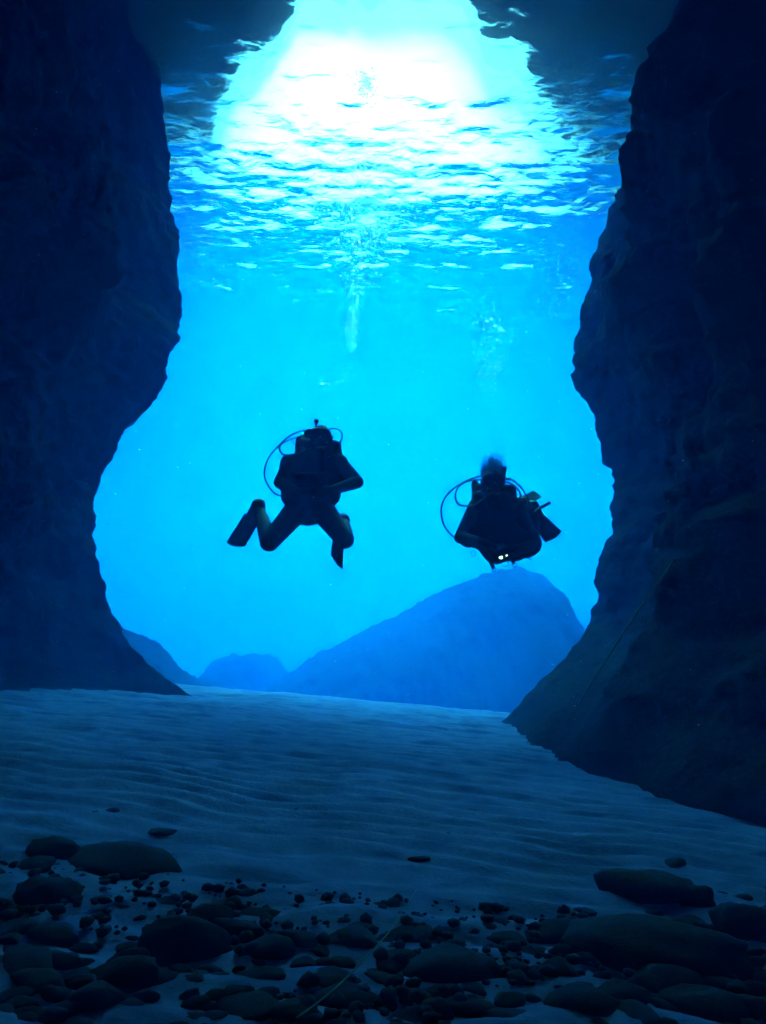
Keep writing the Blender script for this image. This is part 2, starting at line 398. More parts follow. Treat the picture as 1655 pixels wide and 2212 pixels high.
N.link(e.outputs[0], N.out.inputs[0]); M['glow'] = N.m

# ------------------------------------------------------------------ divers
def hand(bm, w, d, n, thumb):
    """palm, four unequal curled fingers and a thumb; w wrist, d direction, n palm side, thumb = thumb side"""
    d = d.normalized(); n = (n - d * n.dot(d)).normalized(); s = d.cross(n) * thumb
    for k in (-1.2, -0.4, 0.4, 1.2): caps(bm, w + d*0.012 + s*0.008*k, w + d*0.088 + s*0.020*k, 0.017, 0.013)
    for k, L in ((1.3, 0.92), (0.45, 1.0), (-0.45, 0.94), (-1.3, 0.76)):
        p = w + d*0.088 + s*0.019*k; q = d.copy()
        for j, (l, r0, r1) in enumerate(((0.042, .0115, .0108), (0.028, .0108, .010), (0.022, .010, .009))):
            q = (q + n * (0.30 + 0.22 * j)).normalized(); e = p + q * l * L; caps(bm, p, e, r0, r1); p = e
    p = w + d*0.03 + s*0.026
    for l, q in ((0.042, s*0.8 + d*0.65 + n*0.25), (0.030, s*0.35 + d + n*0.35), (0.024, d + n*0.6)):
        e = p + q.normalized() * l; caps(bm, p, e, 0.0135, 0.0115); p = e

def fin(parent, heel, root, tip, wr, wt, nrm, mat, skew=0.0):
    """swim fin: a rubber foot pocket and a broad ribbed blade"""
    L = tip - root; d = L.normalized(); n = (nrm - d * nrm.dot(d)).normalized(); s = d.cross(n)
    bm = bmesh.new(); nu, nv = 16, 9; top = []; bot = []
    for i in range(nu):
        t = i / (nu - 1); w = wr + (wt - wr) * (t ** 0.8); th = 0.014 * (1 - 0.7 * t)
        c = root + L * t + n * 0.05 * t * t
        A = []; B = []
        for j in range(nv):
            a = j / (nv - 1) * 2 - 1
            edge = 0.010 * (1 - 0.6 * t) if abs(a) > 0.85 or abs(a) < 0.12 else 0
            q = c + s * a * w * 0.5 + d * (skew * a * 0.5 * t - 0.025 * a * a * (t > 0.95))
            A.append(bm.verts.new(q + n * (th * 0.5 + edge))); B.append(bm.verts.new(q - n * (th * 0.5 + edge)))
        top.append(A); bot.append(B)
    for i in range(nu - 1):
        for j in range(nv - 1):
            bm.faces.new((top[i][j], top[i+1][j], top[i+1][j+1], top[i][j+1])); bm.faces.new((bot[i][j], bot[i][j+1], bot[i+1][j+1], bot[i+1][j]))
        for j, f in ((0, 1), (nv - 1, -1)):
            q = (top[i][j], bot[i][j], bot[i+1][j], top[i+1][j]); bm.faces.new(q[::f])
    for j in range(nv - 1):
        bm.faces.new((top[0][j], top[0][j+1], bot[0][j+1], bot[0][j])); bm.faces.new((top[-1][j], bot[-1][j], bot[-1][j+1], top[-1][j+1]))
    f = finish(bm, 'fin', mat, parent)
    bm = bmesh.new(); caps(bm, heel, root + d * 0.06, 0.064, 0.050)
    melt(bm, 'foot_pocket', 0.012, 3, M['rubber'], f)
    bm = bmesh.new(); o = heel - d * 0.03
    ring = [o + (s * math.cos(a) * 0.062 + n * math.sin(a) * 0.062) + d * 0.03 * abs(math.cos(a)) for a in np.linspace(0, 2*math.pi, 20, endpoint=False)]
    tube(bm, ring, 0.006, 6, True); finish(bm, 'strap', M['rubber'], f)

def diver(J, label, female=False):
    base = J['pelvis'].copy(); root = thing('person', (0, 0, 0), label, 'person', 'divers in the cave mouth')
    V = Vector
    bm = bmesh.new()
    pel, che, nek, hd = J['pelvis'], J['chest'], J['neck'], J['head']
    up = (che - pel).normalized(); sh = (J['sh'][1] - J['sh'][0]).normalized(); fw = sh.cross(up).normalized()
    if fw.y > 0: fw = -fw
    k = 0.92 if female else 1.0
    for sgn in (-1, 1):
        caps(bm, pel + sh*sgn*0.075*k, che + sh*sgn*0.085*k - up*0.05, 0.115*k, 0.125*k)
        caps(bm, che + sh*sgn*0.02, che + sh*sgn*0.15*k + up*0.05, 0.10*k, 0.085*k)
    ball(bm, pel - up*0.05, (0.185*k, 0.13, 0.12), Matrix((sh, fw, up)).transposed())
    caps(bm, che + up*0.10, nek, 0.085, 0.062); caps(bm, nek, hd - J['hup']*0.05, 0.064, 0.062)
    for i, sgn in ((0, -1), (1, 1)):
        a, e, w = J['sh'][i], J['el'][i], J['wr'][i]
        caps(bm, che + sh*sgn*0.12 + up*0.06, a, 0.085*k, 0.072*k); caps(bm, a, e, 0.074*k, 0.058*k); caps(bm, e, w, 0.059*k, 0.040*k)
        hand(bm, w, J['hd'][i] - w, J['palm'][i], -sgn)
        h, kn, an, toe = J['hip'][i], J['kn'][i], J['an'][i], J['toe'][i]
        caps(bm, h, kn, 0.114*k, 0.080*k); m = kn.lerp(an, 0.32)
        caps(bm, kn, m, 0.078*k, 0.072*k); caps(bm, m, an, 0.072*k, 0.052*k); caps(bm, an, toe, 0.045, 0.034)
    # head: skull, jaw, brow, nose, lips, ears
    hu = J['hup'].normalized(); hf = J['hfw'].normalized(); hf = (hf - hu * hf.dot(hu)).normalized(); hs = hf.cross(hu)
    Rm = Matrix((hs, hf, hu)).transposed()
    def hp(x, y, z): return hd + hs*x + hf*y + hu*z
    ball(bm, hp(0, -0.01, 0.03), (0.082, 0.098, 0.092), Rm); ball(bm, hp(0, 0.02, -0.05), (0.058, 0.072, 0.062), Rm)
    ball(bm, hp(0, 0.045, -0.088), (0.026, 0.028, 0.022), Rm)
    caps(bm, hp(-0.035, 0.076, 0.022), hp(0.035, 0.076, 0.022), 0.016, 0.016)
    caps(bm, hp(0, 0.086, 0.012), hp(0, 0.108, -0.026), 0.009, 0.014)
    caps(bm, hp(-0.02, 0.082, -0.058), hp(0.02, 0.082, -0.058), 0.009, 0.009)
    for sgn in (-1, 1): ball(bm, hp(sgn*0.084, -0.01, -0.008), (0.012, 0.022, 0.032), Rm)
    body = melt(bm, 'body', 0.0085, 5, None, root)
    me = body.data; me.materials.append(M['neoprene']); me.materials.append(M['skin'])
    for p in me.polygons:
        q = p.center - hd; x, y, z = q.dot(hs), q.dot(hf), q.dot(hu)
        if y > 0.030 and abs(x) < 0.066 and -0.10 < z < 0.065 and y < 0.14: p.material_index = 1
    # mask
    bm = bmesh.new()
    ring = [hp(0.078*math.copysign(abs(math.cos(a))**0.6, math.cos(a)), 0.098 - 0.03*abs(math.cos(a))**2, 0.008 + 0.046*math.copysign(abs(math.sin(a))**0.6, math.sin(a)) - 0.012*(math.sin(a) < -0.9)) for a in np.linspace(0, 2*math.pi, 36, endpoint=False)]
    tube(bm, ring, 0.011, 8, True); mk = finish(bm, 'mask', M['rubber'], root)
    bm = bmesh.new(); vs = [bm.verts.new(p + hf * 0.003) for p in ring]; c = bm.verts.new(hp(0, 0.106, 0.008))
    for i in range(36): bm.faces.new((vs[i], vs[(i+1) % 36], c))
    finish(bm, 'lens', M['lens'], mk)
    bm = bmesh.new(); tube(bm, [hp(0.094*math.cos(a), -0.012 + 0.112*math.sin(a), 0.016) for a in np.linspace(-3.7, 0.55, 30)], 0.008, 6)
    finish(bm, 'mask_strap', M['rubber'], mk)
    # regulator second stage in the mouth
    bm = bmesh.new(); lathe(bm, hp(0, 0.088, -0.064), hf, [(0, 0.016), (0.02, 0.018), (0.021, 0.034), (0.045, 0.037), (0.052, 0.028), (0.056, 0.026)], 20)
    caps(bm, hp(-0.05, 0.105, -0.078), hp(0.05, 0.105, -0.078), 0.012, 0.012)
    finish(bm, 'regulator', M['rubber'], root)
    # buoyancy vest
    bm = bmesh.new()
    B = Matrix((sh, fw, up)).transposed()
    for sgn in (-1, 1):
        caps(bm, che + sh*sgn*0.10*k - up*0.02 - fw*0.03, pel + sh*sgn*0.15*k + up*0.10 - fw*0.02, 0.140*k, 0.115*k)
        caps(bm, che + sh*sgn*0.11*k + up*0.155 + fw*0.03, che + sh*sgn*0.11*k - up*0.02 + fw*0.09, 0.052, 0.062)
        caps(bm, che + sh*sgn*0.11*k + up*0.155 + fw*0.03, che + sh*sgn*0.11*k + up*0.08 - fw*0.14, 0.052, 0.06)
        caps(bm, pel + sh*sgn*0.17*k + up*0.10 + fw*0.05, pel + sh*sgn*0.07*k + up*0.08 + fw*0.12, 0.062, 0.055)
        for q in J.get('vest', ()):
            pass
    caps(bm, pel + up*0.06 + fw*0.10 - sh*0.10, pel + up*0.06 + fw*0.10 + sh*0.10, 0.045, 0.045)
    for a, b2, ra, rb in J.get('bulk', ()): caps(bm, a, b2, ra, rb)
    vest = melt(bm, 'buoyancy_vest', 0.014, 5, M['vest'], root)
    for dz in (0.10, 0.0):
        bm = bmesh.new()
        tube(bm, cr([che - up*(dz + 0.03) + fw*0.165 - sh*0.13, che - up*(dz + 0.03) + fw*0.185, che - up*(dz + 0.03) + fw*0.165 + sh*0.13], 6), 0.011, 6)
        finish(bm, 'chest_strap', M['rubber'], vest)
    # tank on the back
    t0, t1 = J['tank']; ax = (t1 - t0); L = ax.length
    bm = bmesh.new(); r = 0.088
    lathe(bm, t0, ax, [(0, r*0.7), (0.012, r*0.93), (0.03, r), (L - 0.11, r), (L - 0.07, r*0.92), (L - 0.035, r*0.62), (L - 0.02, r*0.33), (L, r*0.3)], 24)
    tank = finish(bm, 'air_tank', M['steel'], root)
    bm = bmesh.new(); lathe(bm, t0 + ax.normalized()*0.25, ax, [(0, r*1.02), (0.001, r*1.07), (0.05, r*1.07), (0.051, r*1.02)], 24); finish(bm, 'tank_band', M['vest'], tank)
    bm = bmesh.new(); caps(bm, t1 - ax.normalized()*0.02, t1 + ax.normalized()*0.045, 0.022, 0.02)
    caps(bm, t1 + ax.normalized()*0.03 - sh*0.05, t1 + ax.normalized()*0.03 + sh*0.05, 0.018, 0.018)
    ball(bm, t1 + ax.normalized()*0.04 + fw*0.04, 0.032); caps(bm, t1 + ax.normalized()*0.03, t1 + ax.normalized()*0.04 + fw*0.04, 0.016, 0.016)
    finish(bm, 'tank_valve', M['chrome'], tank)
    kb, kt, kr = J['knob']
    bm = bmesh.new(); d = (kt - kb); lathe(bm, kb - d*0.6, d, [(0, 0.012), (d.length*1.5, 0.012)], 10)
    if female: lathe(bm, kb + d*0.45, d, [(0, kr*0.8), (0.006, kr), (d.length*0.9, kr), (d.length*0.97, kr*0.75)], 12)
    else: ball(bm, kt, kr)
    finish(bm, 'valve_knob', M['rubber'], tank)
    for path, r in J['hoses']:
        bm = bmesh.new(); tube(bm, cr(path, 10), r, 8); finish(bm, 'hose', M['rubber'], root)
    for i in (0, 1):
        fin(root, *J['fin'][i])
    return root

def Z1(u, v, y): return at(464 + u * .23366, 870 + v * .23366, y)
y0 = 5.40
J = dict(pelvis=Z1(880, 960, y0 + .12), chest=Z1(905, 620, y0 + .02), neck=Z1(955, 430, y0 - .02), head=Z1(985, 330, y0 - .08),
         hup=Vector((0.02, -0.10, 1)), hfw=Vector((0.02, -1, -0.12)),
         sh=(Z1(705, 560, y0 + .02), Z1(1140, 545, y0 + .02)),
         el=(Z1(605, 735, y0 - .02), Z1(1318, 735, y0 - .02)), wr=(Z1(760, 825, y0 - .20), Z1(1080, 810, y0 - .22)),
         hd=(Z1(880, 820, y0 - .24), Z1(960, 800, y0 - .27)), palm=(Vector((0, 1, -0.2)), Vector((0, 1, -0.2))),
         hip=(Z1(770, 985, y0 + .10), Z1(985, 985, y0 + .10)), kn=(Z1(505, 1290, y0 - .18), Z1(1203, 1265, y0 - .16)),
         an=(Z1(418, 1010, y0 + .16), Z1(1190, 1110, y0 + .22)), toe=(Z1(385, 985, y0 + .22), Z1(1175, 1130, y0 + .28)),
         tank=(Z1(900, 900, y0 + .30), Z1(930, 300, y0 + .24)), knob=(Z1(938, 215, y0 + .2), Z1(940, 172, y0 + .2), 0.0235),
         hoses=(([Z1(900, 260, y0+.2), Z1(800, 262, y0+.1), Z1(690, 310, y0), Z1(590, 400, y0-.04), Z1(500, 510, y0-.06), Z1(458, 640, y0-.06), Z1(490, 760, y0-.04), Z1(560, 840, y0), Z1(650, 870, y0+.02)], .0075),
                ([Z1(900, 290, y0+.2), Z1(800, 306, y0+.1), Z1(690, 345, y0), Z1(615, 385, y0-.06), Z1(600, 430, y0-.1), Z1(630, 475, y0-.12), Z1(720, 480, y0-.16), Z1(850, 440, y0-.2), Z1(960, 395, y0-.2)], .0075),
                ([Z1(960, 260, y0+.2), Z1(1050, 243, y0+.1), Z1(1120, 238, y0+.02), Z1(1172, 270, y0-.02), Z1(1178, 325, y0-.05), Z1(1150, 390, y0-.08), Z1(1130, 520, y0-.14)], .0075),
                ([Z1(690, 325, y0), Z1(720, 360, y0-.02), Z1(748, 400, y0-.03)], .004)),
         bulk=((Z1(795, 345, y0+.08), Z1(800, 420, y0+.05), .045, .06), (Z1(1125, 400, y0+.05), Z1(1120, 470, y0+.05), .038, .06), (Z1(880, 290, y0+.18), Z1(870, 380, y0+.18), .055, .07),
               (Z1(830, 405, y0+.04), Z1(1100, 420, y0+.04), .075, .075), (Z1(690, 560, y0+.04), Z1(655, 745, y0+.03), .085, .075), (Z1(1150, 560, y0+.04), Z1(1235, 700, y0+.03), .085, .065), (Z1(700, 780, y0), Z1(1000, 830, y0), .085, .085), (Z1(760, 900, y0+.08), Z1(1000, 900, y0+.08), .115, .115), (Z1(720, 640, y0+.05), Z1(720, 800, y0+.05), .10, .08), (Z1(1110, 640, y0+.05), Z1(1060, 840, y0+.05), .10, .08)),
         fin=((Z1(405, 945, y0+.18), Z1(345, 1060, y0+.24), Z1(195, 1330, y0+.30), .145, .165, Vector((0.1, -1, 0.1)), M['fin'], 0.05),
              (Z1(1185, 1085, y0+.24), Z1(1150, 1240, y0+.30), Z1(1108, 1500, y0+.30), .10, .125, Vector((0.5, -1, 0.1)), M['fin'], -0.10)))
diver(J, 'left diver in a hood, arms folded, knees spread, fins hanging below')

def Z2(u, v, y): return at(899 + u * .23366, 947.4 + v * .23366, y)
y0 = 5.20
J = dict(pelvis=Z2(830, 965, y0 + .20), chest=Z2(740, 690, y0 + .05), neck=Z2(715, 510, y0 - .02), head=Z2(712, 415, y0 - .08),
         hup=Vector((0.0, -0.10, 1)), hfw=Vector((-0.05, -1, -0.15)),
         sh=(Z2(560, 620, y0 + .02), Z2(925, 625, y0 + .02)),
         el=(Z2(410, 915, y0 - .04), Z2(1075, 990, y0 - .06)), wr=(Z2(580, 950, y0 - .22), Z2(905, 1030, y0 - .24)),
         hd=(Z2(700, 990, y0 - .28), Z2(800, 1040, y0 - .30)), palm=(Vector((0, 1, -0.2)), Vector((0, 1, -0.2))),
         hip=(Z2(745, 985, y0 + .22), Z2(915, 985, y0 + .22)), kn=(Z2(800, 1010, y0 + .60), Z2(1065, 1010, y0 + .56)),
         an=(Z2(985, 600, y0 + .62), Z2(1090, 660, y0 + .52)), toe=(Z2(1010, 575, y0 + .72), Z2(1105, 690, y0 + .60)),
         tank=(Z2(860, 880, y0 + .36), Z2(740, 385, y0 + .22)), knob=(Z2(815, 335, y0 + .2), Z2(815, 285, y0 + .2), 0.018),
         hoses=(([Z2(690, 345, y0+.2), Z2(575, 352, y0+.1), Z2(430, 408, y0), Z2(305, 500, y0-.04), Z2(240, 610, y0-.06), Z2(235, 710, y0-.06), Z2(268, 820, y0-.04), Z2(345, 905, y0-.02), Z2(420, 940, y0-.06)], .0075),
                ([Z2(690, 375, y0+.2), Z2(580, 380, y0+.1), Z2(460, 400, y0-.02), Z2(390, 450, y0-.08), Z2(362, 530, y0-.1), Z2(385, 600, y0-.12), Z2(450, 622, y0-.14), Z2(560, 605, y0-.18), Z2(690, 500, y0-.2)], .0075),
                ([Z2(790, 372, y0+.2), Z2(880, 378, y0+.1), Z2(955, 435, y0+.05), Z2(1015, 520, y0+.02), Z2(1050, 600, y0), Z2(1060, 690, y0-.02)], .0075),
                ([Z2(790, 395, y0+.2), Z2(880, 415, y0+.08), Z2(940, 465, y0-.02), Z2(965, 520, y0-.06), Z2(945, 590, y0-.1), Z2(900, 660, y0-.12)], .0075),
                ([Z2(835, 372, y0+.14), Z2(870, 376, y0+.10)], .013)),
         bulk=((Z2(545, 415, y0+.10), Z2(550, 460, y0+.08), .033, .040), (Z2(885, 450, y0+.08), Z2(880, 520, y0+.06), .036, .050), (Z2(590, 490, y0+.06), Z2(850, 500, y0+.06), .07, .07), (Z2(560, 640, y0+.04), Z2(450, 900, y0+.03), .07, .075), (Z2(930, 640, y0+.06), Z2(1060, 960, y0+.05), .07, .09), (Z2(560, 900, y0), Z2(1050, 980, y0+.02), .10, .10), (Z2(570, 480, y0+.1), Z2(590, 620, y0+.06), .05, .08), (Z2(600, 700, y0+.05), Z2(560, 930, y0+.04), .10, .08),
               (Z2(830, 540, y0+.1), Z2(860, 620, y0+.06), .06, .09), (Z2(930, 700, y0+.06), Z2(1010, 960, y0+.06), .10, .10), (Z2(620, 950, y0+.04), Z2(700, 1080, y0+.03), .075, .065),
               (Z2(840, 1050, y0+.02), Z2(740, 1090, y0), .07, .07), (Z2(1080, 1000, y0+.1), Z2(1000, 1050, y0+.06), .07, .055), (Z2(730, 620, y0+.12), Z2(760, 900, y0+.12), .14, .17), (Z2(600, 720, y0+.06), Z2(900, 740, y0+.06), .12, .12), (Z2(500, 860, y0+.04), Z2(480, 930, y0+.02), .075, .075), (Z2(700, 900, y0), Z2(1010, 960, y0+.02), .13, .13)),
         fin=((Z2(985, 610, y0+.66), Z2(965, 590, y0+.70), Z2(1100, 548, y0+.95), .11, .10, Vector((0.2, -1, 0.5)), M['palefin'], 0.0),
              (Z2(1075, 630, y0+.54), Z2(1130, 740, y0+.58), Z2(1268, 932, y0+.60), .12, .185, Vector((0.0, -1, 0.1)), M['fin'], 0.0)))
d2 = diver(J, 'right diver with long hair floating upward and clips dangling at the waist', True)
# hair
bm = bmesh.new(); hd = J['head']
ball(bm, hd + Vector((0, 0.016, 0.036)), (0.092, 0.102, 0.080), sub=3)
rg = random.Random(5)
for k in range(460):
    a = rg.uniform(0, 6.283); e = rg.uniform(0.15, 1.45)
    p = hd + Vector((0.095 * math.cos(a) * math.cos(e), 0.012 + 0.10 * math.sin(a) * math.cos(e), 0.045 + 0.085 * math.sin(e)))
    L = rg.uniform(0.04, 0.14) * (1.25 if abs(p.x - hd.x) < 0.05 else 0.75); path = [p]; dx = (p.x - hd.x)
    q = Vector((dx * 5.0 + rg.gauss(0, .45), rg.gauss(0, .35), 0.9)).normalized()
    for j in range(5):
        p = p + q * L / 5; q = (q + Vector((0.10 - dx * 1.2 + rg.gauss(0, .32), rg.gauss(0, .22), 0.25))).normalized(); path.append(p)
    tube(bm, path, 0.0016, 3, taper=0.35)
finish(bm, 'hair', M['hair'], d2)
# dangling clips, rings and strap ends
def ring_bm(c, r, t=0.0035, ax=Vector((0, -1, 0)), sq=1.0):
    bm = bmesh.new(); u = Vector((1, 0, 0)); v = Vector((0, 0, 1))
    tube(bm, [c + u * math.cos(a) * r + v * math.sin(a) * r * sq for a in np.linspace(0, 2*math.pi, 22, endpoint=False)], t, 6, True); return bm
yf = y0 - 0.02
for (a, b, rp) in (((672, 1120), (712, 1190), (720, 1210)), ((880, 1085), (900, 1145), (908, 1168))):
    bm = bmesh.new(); caps(bm, Z2(*a, yf), Z2(*b, yf), 0.013, 0.016)
    cl = finish(bm, 'clip', M['rubber'], d2); finish(ring_bm(Z2(*rp, yf), 0.016, 0.004), 'ring', M['chrome'], cl)
finish(ring_bm(Z2(817, 1150, yf), 0.029, 0.0025), 'ring', M['chrome'], d2); finish(ring_bm(Z2(527, 1062, yf), 0.018, 0.0025, sq=1.3), 'ring', M['chrome'], d2)
bm = bmesh.new(); tube(bm, cr([Z2(950, 1085, yf), Z2(1030, 1105, yf), Z2(1066, 1122, yf)], 6), 0.006, 6); finish(bm, 'strap_end', M['rubber'], d2)
bm = bmesh.new(); tube(bm, cr([Z2(1090, 690, y0 + .1), Z2(1150, 640, y0 + .1), Z2(1200, 612, y0 + .1), Z2(1238, 592, y0 + .1)], 6), 0.012, 8, taper=1.2); finish(bm, 'dark_rod', M['rubber'], d2)  # short dark rod beside the right diver
# two small bright specks at the waist, built as glowing discs on dark barrels
for (u, v, r, lab) in ((784, 1097, 0.0135, 'larger and brighter of two small glowing specks at the right diver waist'), (836, 1076, 0.0085, 'smaller glowing speck right of the brighter one at the right diver waist')):
    c = Z2(u, v, y0 - 0.125); t = thing('waist_speck', (0, 0, 0), lab, 'torch', 'glowing specks at the waist of the right diver')
    dr = Vector((0.0, -1, 0.02)).normalized()
    bm = bmesh.new(); lathe(bm, c + dr * -0.10, dr, [(0, r), (0.06, r), (0.07, r*1.5), (0.098, r*1.6), (0.10, r*1.25)], 14); finish(bm, 'speck_barrel', M['rubber'], t)
    bm = bmesh.new(); lathe(bm, c + dr * 0.0005, dr, [(0, r), (0.002, r*0.95)], 14); finish(bm, 'lens', M['glow'], t)

# ------------------------------------------------------------------ ropes
from mathutils.bvhtree import BVHTree
def bvh_of(o):
    me = o.data; return BVHTree.FromPolygons([v.co for v in me.vertices], [p.vertices[:] for p in me.polygons])
def ray(px, py): 
    return (at(px, py, 5.0) - Vector((0, 0, CAM_Z))).normalized()
right_wall = [o for o in S.objects if o.name.startswith('cave_wall') and o.get('label', '').find('right') > 0][0]
tree = bvh_of(right_wall); eye = Vector((0, 0, CAM_Z)); path = []
for k in range(15):
    t = k / 14; px, py = 1458 + (1236 - 1458) * t, 1208 + (1545 - 1208) * t - 10 * math.sin(t * 3.1)
    h = tree.ray_cast(eye, ray(px, py))
    d = h[3] if h[0] else 6.0
    path.append(d)
d0, d1 = min(path[:4]) - 0.12, path[-1] - 0.06
pts = []
for k in range(15):
    t = k / 14; px, py = 1458 + (1236 - 1458) * t, 1208 + (1545 - 1208) * t - 10 * math.sin(t * 3.1)
    pts.append(eye + ray(px, py) * min(d0 + (d1 - d0) * t, path[k] - 0.06))
M['rope'] = mottled('rope_fibre', [(0.3, (0.08, 0.20, 0.20)), (0.7, (0.12, 0.27, 0.27))], 60, 0.9, 0.4, 200, 0.004)
bm = bmesh.new(); tube(bm, cr(pts, 4), 0.008, 6)
tag(finish(bm, 'rope', M['rope']), 'thin pale rope running down the dark right cave wall', 'rope')

# ------------------------------------------------------------------ stones
def ground(px, py):
    d = ray(px, py); t = 0.6
    for k in range(4000):
        p = eye + d * t
        if p.z <= float(sand_z(p.x, p.y)) + 0.012: return p
        t += 0.01
    return p
bm = bmesh.new(); pts = []
for (px, py) in ((900, 1960), (870, 2000), (835, 2045), (795, 2095), (740, 2145), (690, 2190), (640, 2230)):
    pts.append(ground(px, py) + Vector((0, 0, 0.028 + 0.01 * math.sin(px))))
tube(bm, cr(pts, 6), 0.0017, 6); tag(finish(bm, 'rope', M['rope']), 'thin line lying across the sand and cobbles at the bottom', 'rope')

def stone_mesh(seed, sub=3, flat=0.5):
    bm = bmesh.new(); bmesh.ops.create_icosphere(bm, subdivisions=sub, radius=1.0)
    co = np.array([v.co[:] for v in bm.verts]); o = seed * 7.31
    n = 1 + 0.26 * fbm(co[:, 0] * .9 + o, co[:, 1] * .9, co[:, 2] * .9, 3) + 0.075 * fbm(co[:, 0] * 4 + o, co[:, 1] * 4, co[:, 2] * 4, 4)
    for k in range(5):                                  # a few worn flat faces
        a = np.array([math.sin(seed * 3 + k * 2.4), math.cos(seed * 5 + k * 1.9), math.sin(seed + k * 3.3) * .8]); a = a / np.linalg.norm(a)
        c = (co * n[:, None]) @ a; lim = 0.74; n = np.where(c > lim, n * (lim + (c - lim) * 0.25) / np.maximum(c, 1e-6), n)
    co = co * n[:, None]; co[:, 2] *= flat
    for v, c in zip(bm.verts, co): v.co = c
    me = bpy.data.meshes.new('stone'); bm.to_mesh(me); bm.free()
    me.polygons.foreach_set('use_smooth', np.ones(len(me.polygons), bool)); me.materials.append(M['stone']); return me
STONES = [stone_mesh(k + 1, 3, f) for k, f in enumerate((.45, .55, .65, .5, .38, .6, .72, .5, .42, .58))]
rg = random.Random(21)
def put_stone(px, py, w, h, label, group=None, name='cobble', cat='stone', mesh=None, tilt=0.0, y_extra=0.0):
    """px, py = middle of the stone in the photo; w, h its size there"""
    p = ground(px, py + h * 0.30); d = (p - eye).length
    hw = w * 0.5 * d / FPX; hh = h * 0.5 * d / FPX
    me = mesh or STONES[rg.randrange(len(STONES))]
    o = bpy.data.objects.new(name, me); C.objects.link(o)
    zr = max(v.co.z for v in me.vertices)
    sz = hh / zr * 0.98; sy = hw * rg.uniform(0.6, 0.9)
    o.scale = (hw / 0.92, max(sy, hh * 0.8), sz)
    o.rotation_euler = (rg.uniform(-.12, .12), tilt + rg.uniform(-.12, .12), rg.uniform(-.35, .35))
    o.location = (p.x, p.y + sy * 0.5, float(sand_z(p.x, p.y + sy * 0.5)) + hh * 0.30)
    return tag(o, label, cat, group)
A = lambda u, v, w, h: (u * .5024, 1643.5 + v * .5024, w * .5024, h * .5024)
B = lambda u, v, w, h: (821.7 + u * .5035, 1643.5 + v * .5035, w * .5035, h * .5035)
named = [
    (A(205, 385, 190, 130), 'dark rounded rock tilted to the right, uppermost at the left edge of the sand', 0.35),
    (A(505, 430, 330, 150), 'broad smooth sand-dusted rock beside the tilted one at left', 0.18),
    (A(450, 510, 90, 55), 'small dark stone just below the broad smooth rock at left', 0),
    (A(175, 560, 195, 115), 'lumpy black rock at far left under the tilted rock', 0.1),
    (A(1055, 563, 105, 52), 'lone black stone on open sand left of the middle', 0),
    (A(890, 660, 175, 105), 'black rounded rock at the top of the left middle cluster', 0.2),
    (A(1105, 660, 185, 72), 'long flat black rock right of the left middle cluster', 0.05),
    (A(1010, 712, 180, 85), 'black rounded rock between the flat rock and the big cluster rock', 0),
    (A(770, 775, 290, 190), 'biggest black rock in the left middle cluster', 0.1),
    (A(1550, 705, 115, 42), 'flat oblong stone above a longer one near the bottom middle', 0),
    (A(1430, 930, 220, 58), 'straight slab-like black stone touching the thin line at the bottom', 0),
    (B(1165, 552, 330, 155), 'large oblong black rock lying alone on the right sand', 0.02),
    (B(1370, 598, 160, 115), 'rounded block leaning on the large oblong rock at right', 0),
    (B(740, 725, 190, 90), 'dark humped stone with raised right end, right of the middle', -0.15),
    (B(550, 752, 135, 42), 'thin flat stone left of the humped stone', 0),
    (B(130, 738, 200, 42), 'long low dark stone at the middle where the thin line starts', 0),
    (B(1220, 830, 620, 200), 'huge black boulder filling the lower right', 0.02),
    (B(320, 890, 340, 130), 'wide dome-shaped rock at the bottom middle', 0.02),
    (B(1600, 710, 210, 170), 'round grey boulder cut by the right edge', 0),
    (B(165, 412, 85, 30), 'small dark jagged stone alone on rippled sand in the middle', 0),
    (B(1262, 432, 100, 36), 'narrow dark stone on the sand just above the large oblong rock', -0.2),
    ((960, 1605, 17, 10), 'tiny dark stone farthest out on the bright sand', 0),
    ((640, 1746, 14, 11), 'tiny round dark stone on rippled sand below the left diver', 0),
]
for k, ((px, py, w, h), lab, tl) in enumerate(named): put_stone(px, py, w, h, lab, None, 'rock' if w > 80 else 'cobble', 'rock' if w > 80 else 'stone', None, tl)
G = 'cobbles strewn over the near sand'; LB = 'small dark cobble among many on the near sand'
listed = [A(*q) for q in ((130,440,150,60),(220,745,160,80),(1280,765,140,90),(1500,760,190,80),(1150,800,190,100),(555,850,140,100),(680,830,100,70),(500,920,260,120),(1110,915,200,60),
    (1640,925,130,60),(1490,1010,220,80),(100,860,200,80),(40,710,120,70),(230,850,150,60),(400,1010,180,100),(1480,860,110,50),(1300,850,90,35),(780,885,90,40),(900,880,80,28),(700,925,110,50),
    (150,940,180,80),(1060,1050,250,60),(1250,1080,200,90),(620,990,90,40),(1010,390,60,20),(700,295,110,26),(480,200,50,26),(400,215,70,22),(50,105,30,20),(320,262,45,16),(1070,300,60,14),(970,275,40,18),(1025,265,26,18),(30,130,20,12),
    (1100,262,30,14),(950,345,24,12),(1290,297,16,12),(1215,412,26,12),(1370,396,20,12),(610,555,70,26),(660,580,40,20),(420,590,100,30),(60,610,60,36),(80,660,70,50),(640,690,40,30),(350,790,90,40),(140,810,60,40),(1370,800,80,40),(940,905,60,30))]
